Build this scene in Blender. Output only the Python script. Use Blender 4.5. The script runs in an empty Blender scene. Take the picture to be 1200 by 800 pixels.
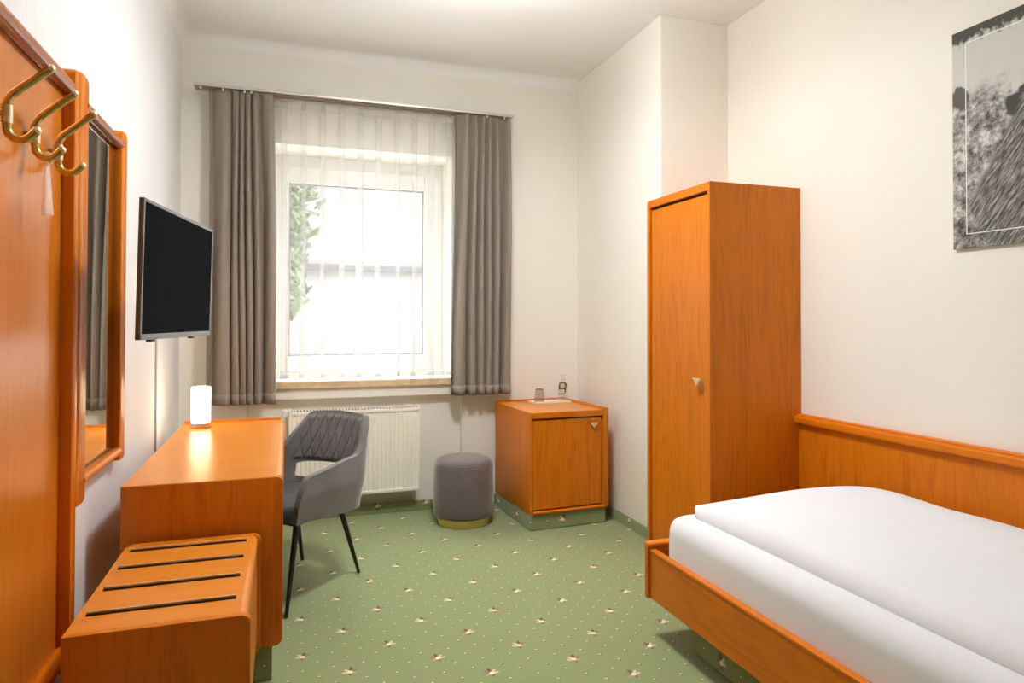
import bpy, bmesh, math, random
from mathutils import Vector, Matrix
random.seed(7)
PI = math.pi
COL = bpy.context.scene.collection

# ------------------------------------------------------------------ tagging
def tag(o, label=None, cat=None, group=None, kind=None):
    if label: o['label'] = label
    if cat: o['category'] = cat
    if group: o['group'] = group
    if kind: o['kind'] = kind
    return o

def thing(name, label, cat, loc=(0, 0, 0), rz=0.0, group=None):
    o = bpy.data.objects.new(name, None)
    o.empty_display_size = 0.1
    COL.objects.link(o)
    o.location = loc
    o.rotation_euler = (0, 0, rz)
    return tag(o, label, cat, group)

def obj(name, bm, mat, parent=None, smooth=False, loc=None, local=False, mods=None):
    """link bm as ONE mesh object. World-coordinate meshes are moved to the parent's base."""
    bmesh.ops.recalc_face_normals(bm, faces=bm.faces)
    me = bpy.data.meshes.new(name)
    off = Vector((0, 0, 0))
    if not local:
        if loc is not None:
            off = Vector(loc)
        elif parent is not None:
            p = parent
            while p is not None:
                off += Vector(p.location)
                p = p.parent
        bmesh.ops.translate(bm, verts=bm.verts, vec=-off)
    bm.to_mesh(me)
    bm.free()
    for p in me.polygons:
        p.use_smooth = bool(smooth)
    if smooth and smooth is not True:
        try:
            me.set_sharp_from_angle(angle=math.radians(smooth))
        except Exception:
            pass
    ms = mat if isinstance(mat, (list, tuple)) else [mat]
    for m in ms:
        me.materials.append(m)
    o = bpy.data.objects.new(name, me)
    COL.objects.link(o)
    if parent is not None:
        o.parent = parent
    elif loc is not None:
        o.location = loc
    return o

def struct(name, bm, mat, smooth=False):
    o = obj(name, bm, mat, smooth=smooth)
    o['kind'] = 'structure'
    return o

# ------------------------------------------------------------------ shapes
def merge(dst, src, mi=None):
    me = bpy.data.meshes.new('tmp')
    src.to_mesh(me); src.free()
    n = len(dst.faces)
    dst.from_mesh(me)
    bpy.data.meshes.remove(me)
    if mi is not None:
        dst.faces.ensure_lookup_table()
        for f in dst.faces[n:]:
            f.material_index = mi

def box(x0, x1, y0, y1, z0, z1, b=0.0, seg=2, bm=None, mi=None, M=None):
    t = bmesh.new()
    bmesh.ops.create_cube(t, size=1)
    bmesh.ops.scale(t, vec=(abs(x1-x0), abs(y1-y0), abs(z1-z0)), verts=t.verts)
    bmesh.ops.translate(t, vec=((x0+x1)/2, (y0+y1)/2, (z0+z1)/2), verts=t.verts)
    if b > 0:
        bmesh.ops.bevel(t, geom=list(t.edges), offset=b, segments=seg, affect='EDGES', profile=0.5)
    if M is not None:
        bmesh.ops.transform(t, matrix=M, verts=t.verts)
    if bm is None:
        bm = bmesh.new()
    merge(bm, t, mi)
    return bm

def prism(pts, axis, a0, a1, b=0.0, bm=None, mi=None):
    """extrude a closed 2D outline along an axis. pts are (p,q): axis y -> (x,z), axis x -> (y,z), axis z -> (x,y)"""
    t = bmesh.new()
    def P(p, q, a):
        return (p, a, q) if axis == 'y' else ((a, p, q) if axis == 'x' else (p, q, a))
    v0 = [t.verts.new(P(p, q, a0)) for p, q in pts]
    v1 = [t.verts.new(P(p, q, a1)) for p, q in pts]
    n = len(pts)
    t.faces.new(v0); t.faces.new(v1[::-1])
    for i in range(n):
        t.faces.new((v0[i], v1[i], v1[(i+1) % n], v0[(i+1) % n]))
    bmesh.ops.recalc_face_normals(t, faces=t.faces)
    if b > 0:
        es = [e for e in t.edges if len(e.link_faces) == 2 and any(len(f.verts) == n for f in e.link_faces)]
        bmesh.ops.bevel(t, geom=es, offset=b, segments=2, affect='EDGES', profile=0.5)
    if bm is None:
        bm = bmesh.new()
    merge(bm, t, mi)
    return bm

def rrect(x0, x1, z0, z1, r, n=7):
    """rounded rectangle; r = (bl, br, tr, tl)"""
    bl, br, tr, tl = r
    out = []
    def arc(cx, cz, rad, a0):
        if rad <= 0:
            out.append((cx, cz)); return
        for i in range(n+1):
            a = math.radians(a0 + 90*i/n)
            out.append((cx + rad*math.cos(a), cz + rad*math.sin(a)))
    arc(x0+bl, z0+bl, bl, 180)
    arc(x1-br, z0+br, br, 270)
    arc(x1-tr, z1-tr, tr, 0)
    arc(x0+tl, z1-tl, tl, 90)
    return out

def lathe(profile, c=(0, 0, 0), n=32, bm=None, cap=True, mi=None):
    t = bmesh.new()
    rings = []
    for r, z in profile:
        rings.append([t.verts.new((c[0]+r*math.cos(2*PI*i/n), c[1]+r*math.sin(2*PI*i/n), c[2]+z)) for i in range(n)])
    for a, b in zip(rings, rings[1:]):
        for i in range(n):
            t.faces.new((a[i], a[(i+1) % n], b[(i+1) % n], b[i]))
    if cap:
        t.faces.new(rings[0][::-1]); t.faces.new(rings[-1])
    if bm is None:
        bm = bmesh.new()
    merge(bm, t, mi)
    return bm

def tube(pts, r, n=12, bm=None, mi=None, cap=True):
    """tube through points; r number or list"""
    pts = [Vector(p) for p in pts]
    rs = r if isinstance(r, (list, tuple)) else [r]*len(pts)
    t = bmesh.new()
    rings = []
    prev = None
    for i, p in enumerate(pts):
        d = (pts[min(i+1, len(pts)-1)] - pts[max(i-1, 0)]).normalized()
        if prev is None:
            up = Vector((0, 0, 1)) if abs(d.z) < .9 else Vector((1, 0, 0))
            a = d.cross(up).normalized()
        else:
            a = (prev - d*prev.dot(d)).normalized()
        prev = a
        b = d.cross(a)
        rings.append([t.verts.new(p + rs[i]*(math.cos(2*PI*k/n)*a + math.sin(2*PI*k/n)*b)) for k in range(n)])
    for A, B in zip(rings, rings[1:]):
        for k in range(n):
            t.faces.new((A[k], A[(k+1) % n], B[(k+1) % n], B[k]))
    if cap:
        t.faces.new(rings[0][::-1]); t.faces.new(rings[-1])
    if bm is None:
        bm = bmesh.new()
    merge(bm, t, mi)
    return bm

def grid(nu, nv, fn, bm=None):
    t = bmesh.new()
    V = [[t.verts.new(fn(i/nu, j/nv)) for j in range(nv+1)] for i in range(nu+1)]
    for i in range(nu):
        for j in range(nv):
            t.faces.new((V[i][j], V[i+1][j], V[i+1][j+1], V[i][j+1]))
    if bm is None:
        bm = bmesh.new()
    merge(bm, t)
    return bm

# ------------------------------------------------------------------ materials
class N:
    def __init__(s, name):
        s.m = bpy.data.materials.new(name); s.m.use_nodes = True
        s.t = s.m.node_tree; s.b = s.t.nodes['Principled BSDF']
        s.out = s.t.nodes['Material Output']
    def n(s, typ, **kw):
        x = s.t.nodes.new(typ)
        for k, v in kw.items():
            setattr(x, k, v)
        return x
    def l(s, a, b):
        s.t.links.new(a, b)
    def setin(s, node, i, v):
        if isinstance(v, bpy.types.NodeSocket): s.l(v, node.inputs[i])
        else: node.inputs[i].default_value = v
    def math(s, op, *a):
        x = s.n('ShaderNodeMath', operation=op)
        for i, v in enumerate(a): s.setin(x, i, v)
        return x.outputs[0]
    def mix(s, f, a, b, blend='MIX'):
        x = s.n('ShaderNodeMix', data_type='RGBA', blend_type=blend)
        s.setin(x, 0, f); s.setin(x, 6, a); s.setin(x, 7, b)
        return x.outputs[2]
    def coord(s, scale=(1, 1, 1), rot=(0, 0, 0), kind='Object'):
        c = s.n('ShaderNodeTexCoord'); m = s.n('ShaderNodeMapping')
        m.inputs['Scale'].default_value = scale; m.inputs['Rotation'].default_value = rot
        s.l(c.outputs[kind], m.inputs[0]); return m.outputs[0]
    def noise(s, vec, scale, detail=3, rough=.5, dist=0):
        x = s.n('ShaderNodeTexNoise')
        x.inputs['Scale'].default_value = scale; x.inputs['Detail'].default_value = detail
        x.inputs['Roughness'].default_value = rough; x.inputs['Distortion'].default_value = dist
        s.l(vec, x.inputs['Vector']); return x.outputs['Fac']
    def ramp(s, fac, stops):
        x = s.n('ShaderNodeValToRGB'); cr = x.color_ramp
        while len(cr.elements) < len(stops): cr.elements.new(.5)
        for e, (p, c) in zip(cr.elements, stops):
            e.position = p; e.color = (*c, 1) if len(c) == 3 else c
        s.l(fac, x.inputs[0]); return x.outputs[0]
    def bump(s, h, strength=.2, dist=.002):
        x = s.n('ShaderNodeBump'); x.inputs['Strength'].default_value = strength
        x.inputs['Distance'].default_value = dist
        s.l(h, x.inputs['Height']); s.l(x.outputs[0], s.b.inputs['Normal'])

def C4(c): return (*c, 1) if len(c) == 3 else c

def plain(name, col, rough=.5, metal=0, spec=.5, noise=0.0, nscale=30, bump=0, **kw):
    k = N(name); k.b.inputs['Roughness'].default_value = rough
    k.b.inputs['Metallic'].default_value = metal
    k.b.inputs['Specular IOR Level'].default_value = spec
    v = k.coord()
    f = k.noise(v, nscale, 3)
    d = tuple(max(0, c*(1-noise)) for c in col); u = tuple(min(1, c*(1+noise)) for c in col)
    k.l(k.ramp(f, [(.3, d), (.7, u)]), k.b.inputs['Base Color'])
    if bump: k.bump(k.noise(v, nscale*6, 3), bump, .001)
    for a, b in kw.items(): k.b.inputs[a].default_value = b
    return k.m

def wood(name, axis='z', base=(.58, .162, .004), dark=(.42, .098, .002), rough=.38, cathedral=.55, spec=.27):
    """cherry / alder veneer: long fine grain along one axis"""
    k = N(name)
    sc = {'z': (1, 1, .045), 'x': (.045, 1, 1), 'y': (1, .045, 1)}[axis]
    v = k.coord(sc)
    fine = k.noise(v, 150, 5, .65)
    mid = k.noise(v, 28, 3, .55, .6)
    sc2 = {'z': (1, 1, .16), 'x': (.16, 1, 1), 'y': (1, .16, 1)}[axis]
    v2 = k.coord(sc2)
    big = k.noise(v2, 3.2, 2, .5, .25)
    rings = k.math('SINE', k.math('MULTIPLY', big, 95.0))
    rings = k.math('POWER', k.math('ADD', k.math('MULTIPLY', rings, .5), .5), 3.0)
    patch = k.noise(k.coord((1, 1, 1)), 1.6, 1)
    t = k.math('ADD', k.math('MULTIPLY', fine, .55), k.math('MULTIPLY', mid, .35))
    t = k.math('ADD', t, k.math('MULTIPLY', rings, .16*cathedral))
    t = k.math('ADD', t, k.math('MULTIPLY', k.math('SUBTRACT', patch, .5), .25))
    lt = tuple(min(1, c*1.12) for c in base)
    col = k.ramp(t, [(.30, lt), (.48, base), (.72, dark)])
    k.l(col, k.b.inputs['Base Color'])
    k.b.inputs['Roughness'].default_value = rough
    k.b.inputs['Specular IOR Level'].default_value = spec
    k.bump(fine, .06, .0006)
    return k.m

W_Z = wood('wood_vertical_grain', 'z')
W_X = wood('wood_crosswise_grain', 'x')
W_Y = wood('wood_lengthwise_grain', 'y')
W_TOP = wood('wood_paler_top', 'x', base=(.66, .225, .022), dark=(.55, .16, .012), rough=.3, cathedral=.2)  # paler, smoother wood for desk, bench and cabinet tops
W_EDGE = wood('wood_edge_strip', 'z', base=(.62, .165, .005), dark=(.50, .12, .003), rough=.3, cathedral=0)
W_EDGE_Y = wood('wood_edge_moulding', 'y', base=(.62, .165, .005), dark=(.50, .12, .003), rough=.3, cathedral=0)
W_RED = wood('reddish_rail', 'y', base=(.40, .135, .055), dark=(.30, .09, .04), rough=.22, cathedral=0, spec=.5)
W_PANEL = wood('wood_panel_satin', 'z', base=(.58, .17, .010), dark=(.46, .115, .005), rough=.27, cathedral=.1, spec=1.0)

def wallmat(name, col, stripes=False, axis='y'):
    k = N(name); k.b.inputs['Roughness'].default_value = .92
    k.b.inputs['Specular IOR Level'].default_value = .2
    v = k.coord()
    f = k.noise(v, 2.0, 2)
    k.l(k.ramp(f, [(.3, tuple(c*.985 for c in col)), (.7, col)]), k.b.inputs['Base Color'])
    if stripes:
        vs = k.coord((1, 1, .03))
        sp_ = k.n('ShaderNodeSeparateXYZ'); k.l(v, sp_.inputs[0])
        rib = k.math('SINE', k.math('MULTIPLY', sp_.outputs[1], 2*PI/.014))
        h = k.math('ADD', k.math('MULTIPLY', rib, .5), k.math('MULTIPLY', k.noise(vs, 70, 3, .6), .8))
        k.bump(h, .6, .0025)
    else:
        k.bump(k.noise(v, 140, 3, .6), .12, .0015)
    return k.m
WALL = wallmat('wall_plaster', (.875, .86, .79))
WALL_L = wallmat('wall_ribbed_paper', (.82, .835, .84), True)
CEIL = wallmat('ceiling_plaster', (.87, .88, .88))

def carpet(name, plinth=False):
    k = N(name)
    c = k.n('ShaderNodeTexCoord')
    sep = k.n('ShaderNodeSeparateXYZ'); k.l(c.outputs['Object'], sep.inputs[0])
    X, Y, Z = sep.outputs
    if plinth:
        X2, Y2 = k.math('ADD', X, Y), Z
    else:
        X2, Y2 = X, Y
    sx, sy = .0568, .0588
    u = k.math('DIVIDE', k.math('SUBTRACT', X2, 1.2585), sx)
    w = k.math('DIVIDE', k.math('SUBTRACT', Y2, 2.653 if not plinth else .055), sy)
    a = k.math('MULTIPLY', k.math('ADD', u, w), .5); b = k.math('MULTIPLY', k.math('SUBTRACT', u, w), .5)
    ra, rb = k.math('ROUND', a), k.math('ROUND', b)
    da, db = k.math('SUBTRACT', a, ra), k.math('SUBTRACT', b, rb)
    dx = k.math('MULTIPLY', k.math('ADD', da, db), sx); dy = k.math('MULTIPLY', k.math('SUBTRACT', da, db), sy)
    ma = k.math('LESS_THAN', k.math('ABSOLUTE', k.math('SUBTRACT', k.math('MODULO', k.math('ADD', ra, 300.0), 3.0), 0.0)), .5)
    mb = k.math('LESS_THAN', k.math('ABSOLUTE', k.math('SUBTRACT', k.math('MODULO', k.math('ADD', rb, 300.0), 3.0), 0.0)), .5)
    motif = k.math('MULTIPLY', ma, mb)
    rnd = k.n('ShaderNodeTexWhiteNoise'); rnd.noise_dimensions = '2D'
    cx = k.n('ShaderNodeCombineXYZ'); k.l(ra, cx.inputs[0]); k.l(rb, cx.inputs[1]); k.l(cx.outputs[0], rnd.inputs['Vector'])
    flip = k.math('SUBTRACT', k.math('MULTIPLY', k.math('GREATER_THAN', rnd.outputs['Value'], .5), 2.0), 1.0)
    dxf = k.math('MULTIPLY', dx, flip)
    def ell(cx_, cy_, rx, ry, ang=0.0, src=dxf):
        if src is dxf: cx_, cy_, rx, ry = cx_*1.3, cy_*1.3, rx*1.3, ry*1.3
        px = k.math('SUBTRACT', src, cx_); py = k.math('SUBTRACT', dy, cy_)
        ca, sa = math.cos(ang), math.sin(ang)
        qx = k.math('ADD', k.math('MULTIPLY', px, ca), k.math('MULTIPLY', py, sa))
        qy = k.math('SUBTRACT', k.math('MULTIPLY', py, ca), k.math('MULTIPLY', px, sa))
        d = k.math('ADD', k.math('POWER', k.math('ABSOLUTE', k.math('DIVIDE', qx, rx)), 2.0),
                   k.math('POWER', k.math('ABSOLUTE', k.math('DIVIDE', qy, ry)), 2.0))
        return k.math('LESS_THAN', d, 1.0)
    tuft = k.noise(c.outputs['Object'], 420, 3, .7)
    cloud = k.noise(c.outputs['Object'], 2.2, 3, .6)
    base = k.ramp(tuft, [(.3, (.185, .235, .085)), (.7, (.315, .365, .165))])
    col = k.mix(k.math('MULTIPLY', k.math('POWER', cloud, 1.5), .9), base, (.26, .31, .165, 1))
    inv = k.math('SUBTRACT', 1.0, motif)
    # raised dots: shade painted as a dark rim below, cream crown
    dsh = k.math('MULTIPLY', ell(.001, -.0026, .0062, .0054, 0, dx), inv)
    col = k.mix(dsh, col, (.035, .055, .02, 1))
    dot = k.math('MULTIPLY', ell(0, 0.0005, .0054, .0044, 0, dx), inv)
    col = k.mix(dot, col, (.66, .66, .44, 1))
    # sprig motif
    for (cx_, cy_, rx, ry, an, cc) in [(.013, .006, .011, .0050, .45, (.30, .17, .10, 1)), (-.012, -.002, .012, .0046, -.15, (.70, .58, .38, 1)),
                                       (.003, .014, .0050, .012, -.35, (.12, .07, .05, 1)), (.012, -.007, .010, .0045, -.7, (.50, .34, .18, 1)),
                                       (-.002, -.014, .0042, .010, .3, (.20, .12, .07, 1)), (-.008, .009, .010, .0050, -.8, (.70, .58, .38, 1)),
                                       (.004, .001, .006, .0085, .3, (.14, .08, .06, 1)), (0, -.002, .0085, .0080, -.5, (.88, .82, .62, 1))]:
        col = k.mix(k.math('MULTIPLY', ell(cx_, cy_, rx, ry, an), motif), col, cc)
    k.l(col, k.b.inputs['Base Color'])
    k.b.inputs['Roughness'].default_value = 1.0
    k.b.inputs['Specular IOR Level'].default_value = .1
    k.b.inputs['Sheen Weight'].default_value = .25
    k.b.inputs['Sheen Roughness'].default_value = .5
    h = k.math('ADD', k.math('MULTIPLY', tuft, 1.0), k.math('MULTIPLY', k.math('ADD', dot, motif), .6))
    k.bump(h, .35, .004)
    return k.m
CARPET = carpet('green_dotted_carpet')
CARPET_P = carpet('green_dotted_carpet_plinth', True)

def fabric(name, col, rough=.9, sheen=.3, scale=500, bump=.2, var=.08, warp=False):
    k = N(name); v = k.coord()
    f = k.noise(v, scale, 2, .7)
    g = k.noise(v, 6, 3, .6)
    t = k.math('ADD', k.math('MULTIPLY', f, .5), k.math('MULTIPLY', g, .5))
    k.l(k.ramp(t, [(.35, tuple(c*(1-var) for c in col)), (.65, tuple(min(1, c*(1+var)) for c in col))]), k.b.inputs['Base Color'])
    k.b.inputs['Roughness'].default_value = rough
    k.b.inputs['Specular IOR Level'].default_value = .25
    k.b.inputs['Sheen Weight'].default_value = sheen
    k.b.inputs['Sheen Roughness'].default_value = .4
    k.bump(f, bump, .0008)
    return k.m
CURTAIN = fabric('grey_brown_curtain_cloth', (.275, .232, .190), sheen=.15, var=.05)
VELVET = fabric('grey_velvet', (.145, .134, .132), rough=.75, sheen=.7, scale=900, var=.22)
VELVET_D = fabric('dark_grey_velvet_seat', (.050, .052, .057), rough=.8, sheen=.5, scale=900, var=.15)
VELVET_S = fabric('taupe_grey_velvet', (.145, .118, .116), rough=.75, sheen=.8, scale=900, var=.12)
LINEN = fabric('white_bed_linen', (.80, .82, .86), rough=.85, sheen=.1, scale=700, bump=.08, var=.015)

def sheer():
    k = N('white_sheer_voile')
    t = k.t
    tr = k.n('ShaderNodeBsdfTransparent')
    tl = k.n('ShaderNodeBsdfTranslucent'); tl.inputs[0].default_value = (.62, .61, .61, 1)
    df = k.n('ShaderNodeBsdfDiffuse'); df.inputs[0].default_value = (.86, .84, .82, 1)
    m1 = k.n('ShaderNodeMixShader'); m1.inputs[0].default_value = .62
    k.l(tl.outputs[0], m1.inputs[1]); k.l(df.outputs[0], m1.inputs[2])
    v = k.coord((1, 1, .01)); f = k.noise(v, 90, 2, .5)
    fac = k.math('ADD', k.math('MULTIPLY', f, .03), .27)
    m2 = k.n('ShaderNodeMixShader'); k.l(fac, m2.inputs[0])
    k.l(tr.outputs[0], m2.inputs[1]); k.l(m1.outputs[0], m2.inputs[2])
    k.l(m2.outputs[0], k.out.inputs['Surface'])
    return k.m
SHEER = sheer()

def paneglass(name, tint=(1, 1, 1), refl=.06):
    k = N(name)
    tr = k.n('ShaderNodeBsdfTransparent'); tr.inputs[0].default_value = (*tint, 1)
    gl = k.n('ShaderNodeBsdfGlossy'); gl.inputs['Roughness'].default_value = .02
    m = k.n('ShaderNodeMixShader'); m.inputs[0].default_value = refl
    k.l(tr.outputs[0], m.inputs[1]); k.l(gl.outputs[0], m.inputs[2]); k.l(m.outputs[0], k.out.inputs['Surface'])
    return k.m
GLASS = paneglass('window_glass')
CLEAR = paneglass('clear_bottle_glass', (.96, .97, .96), .10)
SMOKE = paneglass('smoky_tumbler_glass', (.80, .76, .72), .10)
STRAP = paneglass('clear_plastic_strap', (.97, .93, .90), .12)
_k = STRAP.node_tree
_d = _k.nodes.new('ShaderNodeBsdfTranslucent'); _d.inputs[0].default_value = (.98, .95, .92, 1)
_m = _k.nodes.new('ShaderNodeMixShader'); _m.inputs[0].default_value = .6
_o = _k.nodes['Material Output']; _p = _o.inputs['Surface'].links[0].from_socket
_k.links.new(_p, _m.inputs[1]); _k.links.new(_d.outputs[0], _m.inputs[2]); _k.links.new(_m.outputs[0], _o.inputs['Surface'])

UPVC = plain('white_window_plastic', (.86, .86, .86), .35, noise=.01)
STONE = plain('beige_stone_sill', (.72, .55, .34), .35, noise=.16, nscale=18)
STONE_T = plain('cream_sill_top', (.85, .80, .70), .35, noise=.04, nscale=14)
RADI = plain('cream_radiator_enamel', (.95, .92, .83), .35, noise=.01)
RADG = plain('radiator_grille_shadow', (.25, .24, .20), .6)
BRASS = plain('brushed_brass', (.72, .48, .16), .22, metal=1, noise=.08, nscale=60)
BRASS_P = plain('pale_brass', (.90, .76, .50), .42, metal=1, noise=.05)
GOLD = plain('matt_gold_band', (.72, .56, .20), .32, metal=1, noise=.04)
RODM = plain('satin_curtain_rail', (.62, .57, .51), .35, metal=.6, noise=.03)
WHITEP = plain('white_plastic', (.85, .84, .82), .4)
TVF = plain('tv_grey_bezel', (.10, .10, .10), .4, noise=.05)
def tvscreen():
    k = N('black_tv_screen')
    d = k.n('ShaderNodeBsdfDiffuse'); d.inputs[0].default_value = (.004, .004, .005, 1)
    g = k.n('ShaderNodeBsdfGlossy'); g.inputs['Roughness'].default_value = .3
    m = k.n('ShaderNodeMixShader'); m.inputs[0].default_value = .012
    k.l(d.outputs[0], m.inputs[1]); k.l(g.outputs[0], m.inputs[2]); k.l(m.outputs[0], k.out.inputs['Surface'])
    return k.m
TVS = tvscreen()
BLACKM = plain('black_painted_metal', (.008, .008, .009), .4)
DARKSLOT = plain('dark_rail_insert', (.022, .010, .004), .9, spec=.1)
CABLE = plain('grey_cable_plastic', (.42, .40, .38), .6)
NICKEL = plain('brushed_copper_nickel', (.62, .50, .43), .3, metal=1)
TRAY = plain('cream_tray', (.85, .80, .70), .3)
LABELD = plain('dark_bottle_label', (.08, .08, .075), .5)
LABELW = plain('pale_bottle_label', (.62, .60, .56), .5)
LABELG = plain('yellow_round_seal', (.62, .52, .25), .5)
LINEW = plain('white_print_line', (.85, .85, .84), .6)
INTERIOR = plain('shadow_gap_black', (.02, .01, .006), .9)

def emis(name, col, s):
    k = N(name); k.b.inputs['Base Color'].default_value = C4(col)
    k.b.inputs['Emission Color'].default_value = C4(col); k.b.inputs['Emission Strength'].default_value = s
    k.b.inputs['Roughness'].default_value = .4
    return k.m
LAMPG = emis('glowing_lamp_glass', (1.0, .82, .52), 6)
CEILG = emis('glowing_ceiling_shade', (1.0, .90, .76), 4.0)

def mirrormat():
    k = N('mirror_silver'); k.b.inputs['Base Color'].default_value = (.84, .85, .85, 1)
    k.b.inputs['Metallic'].default_value = 1; k.b.inputs['Roughness'].default_value = .015
    return k.m
MIRROR = mirrormat()

# ------------------------------------------------------------------ room shell
XL, XC, XR, YB, YC, ZC, YF = -.655, 2.123, 2.60, 4.76, 3.54, 3.19, -2.4
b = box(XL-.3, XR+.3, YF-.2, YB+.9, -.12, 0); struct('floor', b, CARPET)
b = box(XL-.3, XR+.3, YF-.2, YB+.9, ZC, ZC+.15); struct('ceiling', b, CEIL)
b = box(XL-.2, XL, YF, YB+.6, 0, ZC); struct('wall_left', b, WALL_L)
b = box(XR, XR+.2, YF, YC+.1, 0, ZC); struct('wall_right', b, WALL)
b = box(XL-.2, XR+.2, YF-.2, YF, 0, ZC); struct('wall_front', b, wallmat('wall_entrance_plaster', (.42, .37, .31)))  # unseen wall, toned dark to cut light bounced from behind the viewpoint
# pier: the stretch of right wall beside the window, standing further into the room
b = box(XC, XR+.2, YC, YB+.6, 0, ZC, .006); struct('wall_pier', b, WALL)
# window wall with opening, recessed radiator niche under it
OX0, OX1, OZ0, OZ1 = -.098, 1.128, .93, 2.53
NX0, NX1, NZ = -.25, 1.205, .815
b = bmesh.new()
box(XL, OX0, YB, YB+.5, OZ0, OZ1, bm=b)
box(OX1, XC, YB, YB+.5, OZ0, OZ1, bm=b)
box(XL, XC, YB, YB+.5, OZ1, ZC, bm=b)
box(XL, XC, YB+.05, YB+.5, 0, OZ0-.045, bm=b)
box(XL, NX0, YB, YB+.05, 0, OZ0, bm=b)
box(NX1, XC, YB, YB+.05, 0, OZ0, bm=b)
box(NX0, NX1, YB-.012, YB+.05, NZ, OZ0-.045, bm=b)
box(NX0, OX0, YB, YB+.05, OZ0-.045, OZ0, bm=b)
box(OX1, NX1, YB, YB+.05, OZ0-.045, OZ0, bm=b)
struct('wall_back', b, WALL)
# soft plaster cove under the ceiling
def cove(axis, base, a0, a1, r=.07, sign=1):
    pts = [(0, 0), (0, -r)]
    for i in range(1, 8):
        a = PI/2*i/8
        pts.append((sign*(r - r*math.cos(a)), -r + r*math.sin(a)))
    pts.append((sign*r, 0))
    pts = [(base+p, ZC+q) for p, q in pts]
    return prism(pts, axis, a0, a1)
struct('trim_1', cove('x', YB, XL, XC, sign=-1), CEIL, 40)
struct('trim_2', cove('y', XL, YF, YB, sign=1), CEIL, 40)
# carpet strips along the foot of the walls
struct('baseboard_back', box(XL, XC, YB-.012, YB, 0, .068, .003), CARPET_P)
struct('baseboard_pier', box(XC-.012, XC, YC, YB-.012, 0, .068, .003), CARPET_P)
struct('baseboard_left', box(XL, XL+.012, YF, YB-.012, 0, .068, .003), CARPET_P)

# window sill (stone)
sill = box(OX0-.004, OX1+.03, YB-.035, YB+.36, OZ0-.045, OZ0, .004, mi=0)
o = struct('trim_3', sill, STONE)
struct('trim_4', box(OX0, OX1+.026, YB-.033, YB+.34, OZ0, OZ0+.004), STONE_T)

# window
YW = YB+.30
win = thing('window_1', None, None, ((OX0+OX1)/2, YW, OZ0))
win['kind'] = 'structure'
GX0, GX1, GZ0, GZ1 = .005, .981, 1.087, 2.328
b = bmesh.new()
box(OX0, OX0+.05, YW+.01, YW+.09, OZ0+.004, OZ1, .004, bm=b)
box(OX1-.06, OX1, YW+.01, YW+.09, OZ0+.004, OZ1, .004, bm=b)
box(OX0+.05, OX1-.06, YW+.01, YW+.09, OZ1-.11, OZ1, .004, bm=b)
box(OX0+.05, OX1-.06, YW+.01, YW+.09, OZ0+.004, OZ0+.065, .004, bm=b)
obj('window_frame', b, UPVC, win)
b = bmesh.new()
box(OX0+.038, GX0, YW-.008, YW+.062, OZ0+.05, OZ1-.09, .006, bm=b)
box(GX1, OX1-.045, YW-.008, YW+.06, OZ0+.05, OZ1-.09, .006, bm=b)
box(GX0, GX1, YW-.008, YW+.06, GZ1, OZ1-.09, .006, bm=b)
box(GX0, GX1, YW-.008, YW+.06, OZ0+.05, GZ0, .006, bm=b)
obj('sash', b, UPVC, win)
b = bmesh.new()
for (a0, a1, c0, c1) in [(GX0, GX0+.012, GZ0, GZ1), (GX1-.012, GX1, GZ0, GZ1), (GX0, GX1, GZ1-.012, GZ1), (GX0, GX1, GZ0, GZ0+.012)]:
    box(a0, a1, YW+.012, YW+.02, c0, c1, bm=b)
obj('glazing_seal', b, plain('grey_rubber_seal', (.30, .30, .30), .7), win)
obj('pane', box(GX0, GX1, YW+.022, YW+.028, GZ0, GZ1), GLASS, win)

# ------------------------------------------------------------------ outside
struct('ground', box(-14, 18, YB+.95, 40, -.5, -.3), plain('pale_paving', (.55, .54, .5), .9, noise=.1))
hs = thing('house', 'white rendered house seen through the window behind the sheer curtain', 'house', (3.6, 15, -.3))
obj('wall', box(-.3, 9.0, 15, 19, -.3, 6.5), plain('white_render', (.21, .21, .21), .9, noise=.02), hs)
obj('ledge', box(-.4, 9.1, 14.86, 15.02, 2.42, 2.55, .01), plain('grey_metal_ledge', (.06, .06, .06), .7, noise=.1), hs)
obj('roof', prism([(14.5, 6.5), (19.5, 6.5), (17, 8.4)], 'x', -.6, 9.3), plain('grey_roof', (.4, .38, .37), .9, noise=.1), hs)
def leafball(cx, cy, cz, rx, rz, n, size, seed, bm):
    rr = random.Random(seed)
    for i in range(n):
        a = rr.random()*2*PI; q = math.acos(rr.uniform(-1, 1)); rad = rr.random()**.4
        p = Vector((cx + rx*rad*math.sin(q)*math.cos(a), cy + rx*rad*math.sin(q)*math.sin(a), cz + rz*rad*math.cos(q)))
        d = Vector((rr.uniform(-1, 1), rr.uniform(-1, 1), rr.uniform(-1, 1))).normalized()
        e = d.orthogonal().normalized(); s = size*rr.uniform(.6, 1.3)
        vs = [bm.verts.new(p + d*s), bm.verts.new(p + e*s*.45), bm.verts.new(p - d*s), bm.verts.new(p - e*s*.45)]
        bm.faces.new(vs)
def leafmat():
    k = N('green_leaves')
    f = k.noise(k.coord(), 3, 2)
    k.l(k.ramp(f, [(.3, (.035, .065, .015)), (.7, (.09, .13, .04))]), k.b.inputs['Base Color'])
    k.b.inputs['Roughness'].default_value = .7
    return k.m
tr = thing('tree', 'leafy green tree seen through the left part of the window', 'tree', (-.9, 12.2, -.3))
b = bmesh.new()
leafball(-.9, 12.2, 3.3, 1.45, 1.9, 3200, .13, 3, b); leafball(-.6, 12.0, 1.9, .95, .8, 1100, .12, 4, b); leafball(-.6, 12.2, 5.0, 1.1, .9, 900, .12, 5, b)
obj('foliage', b, leafmat(), tr)
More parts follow.
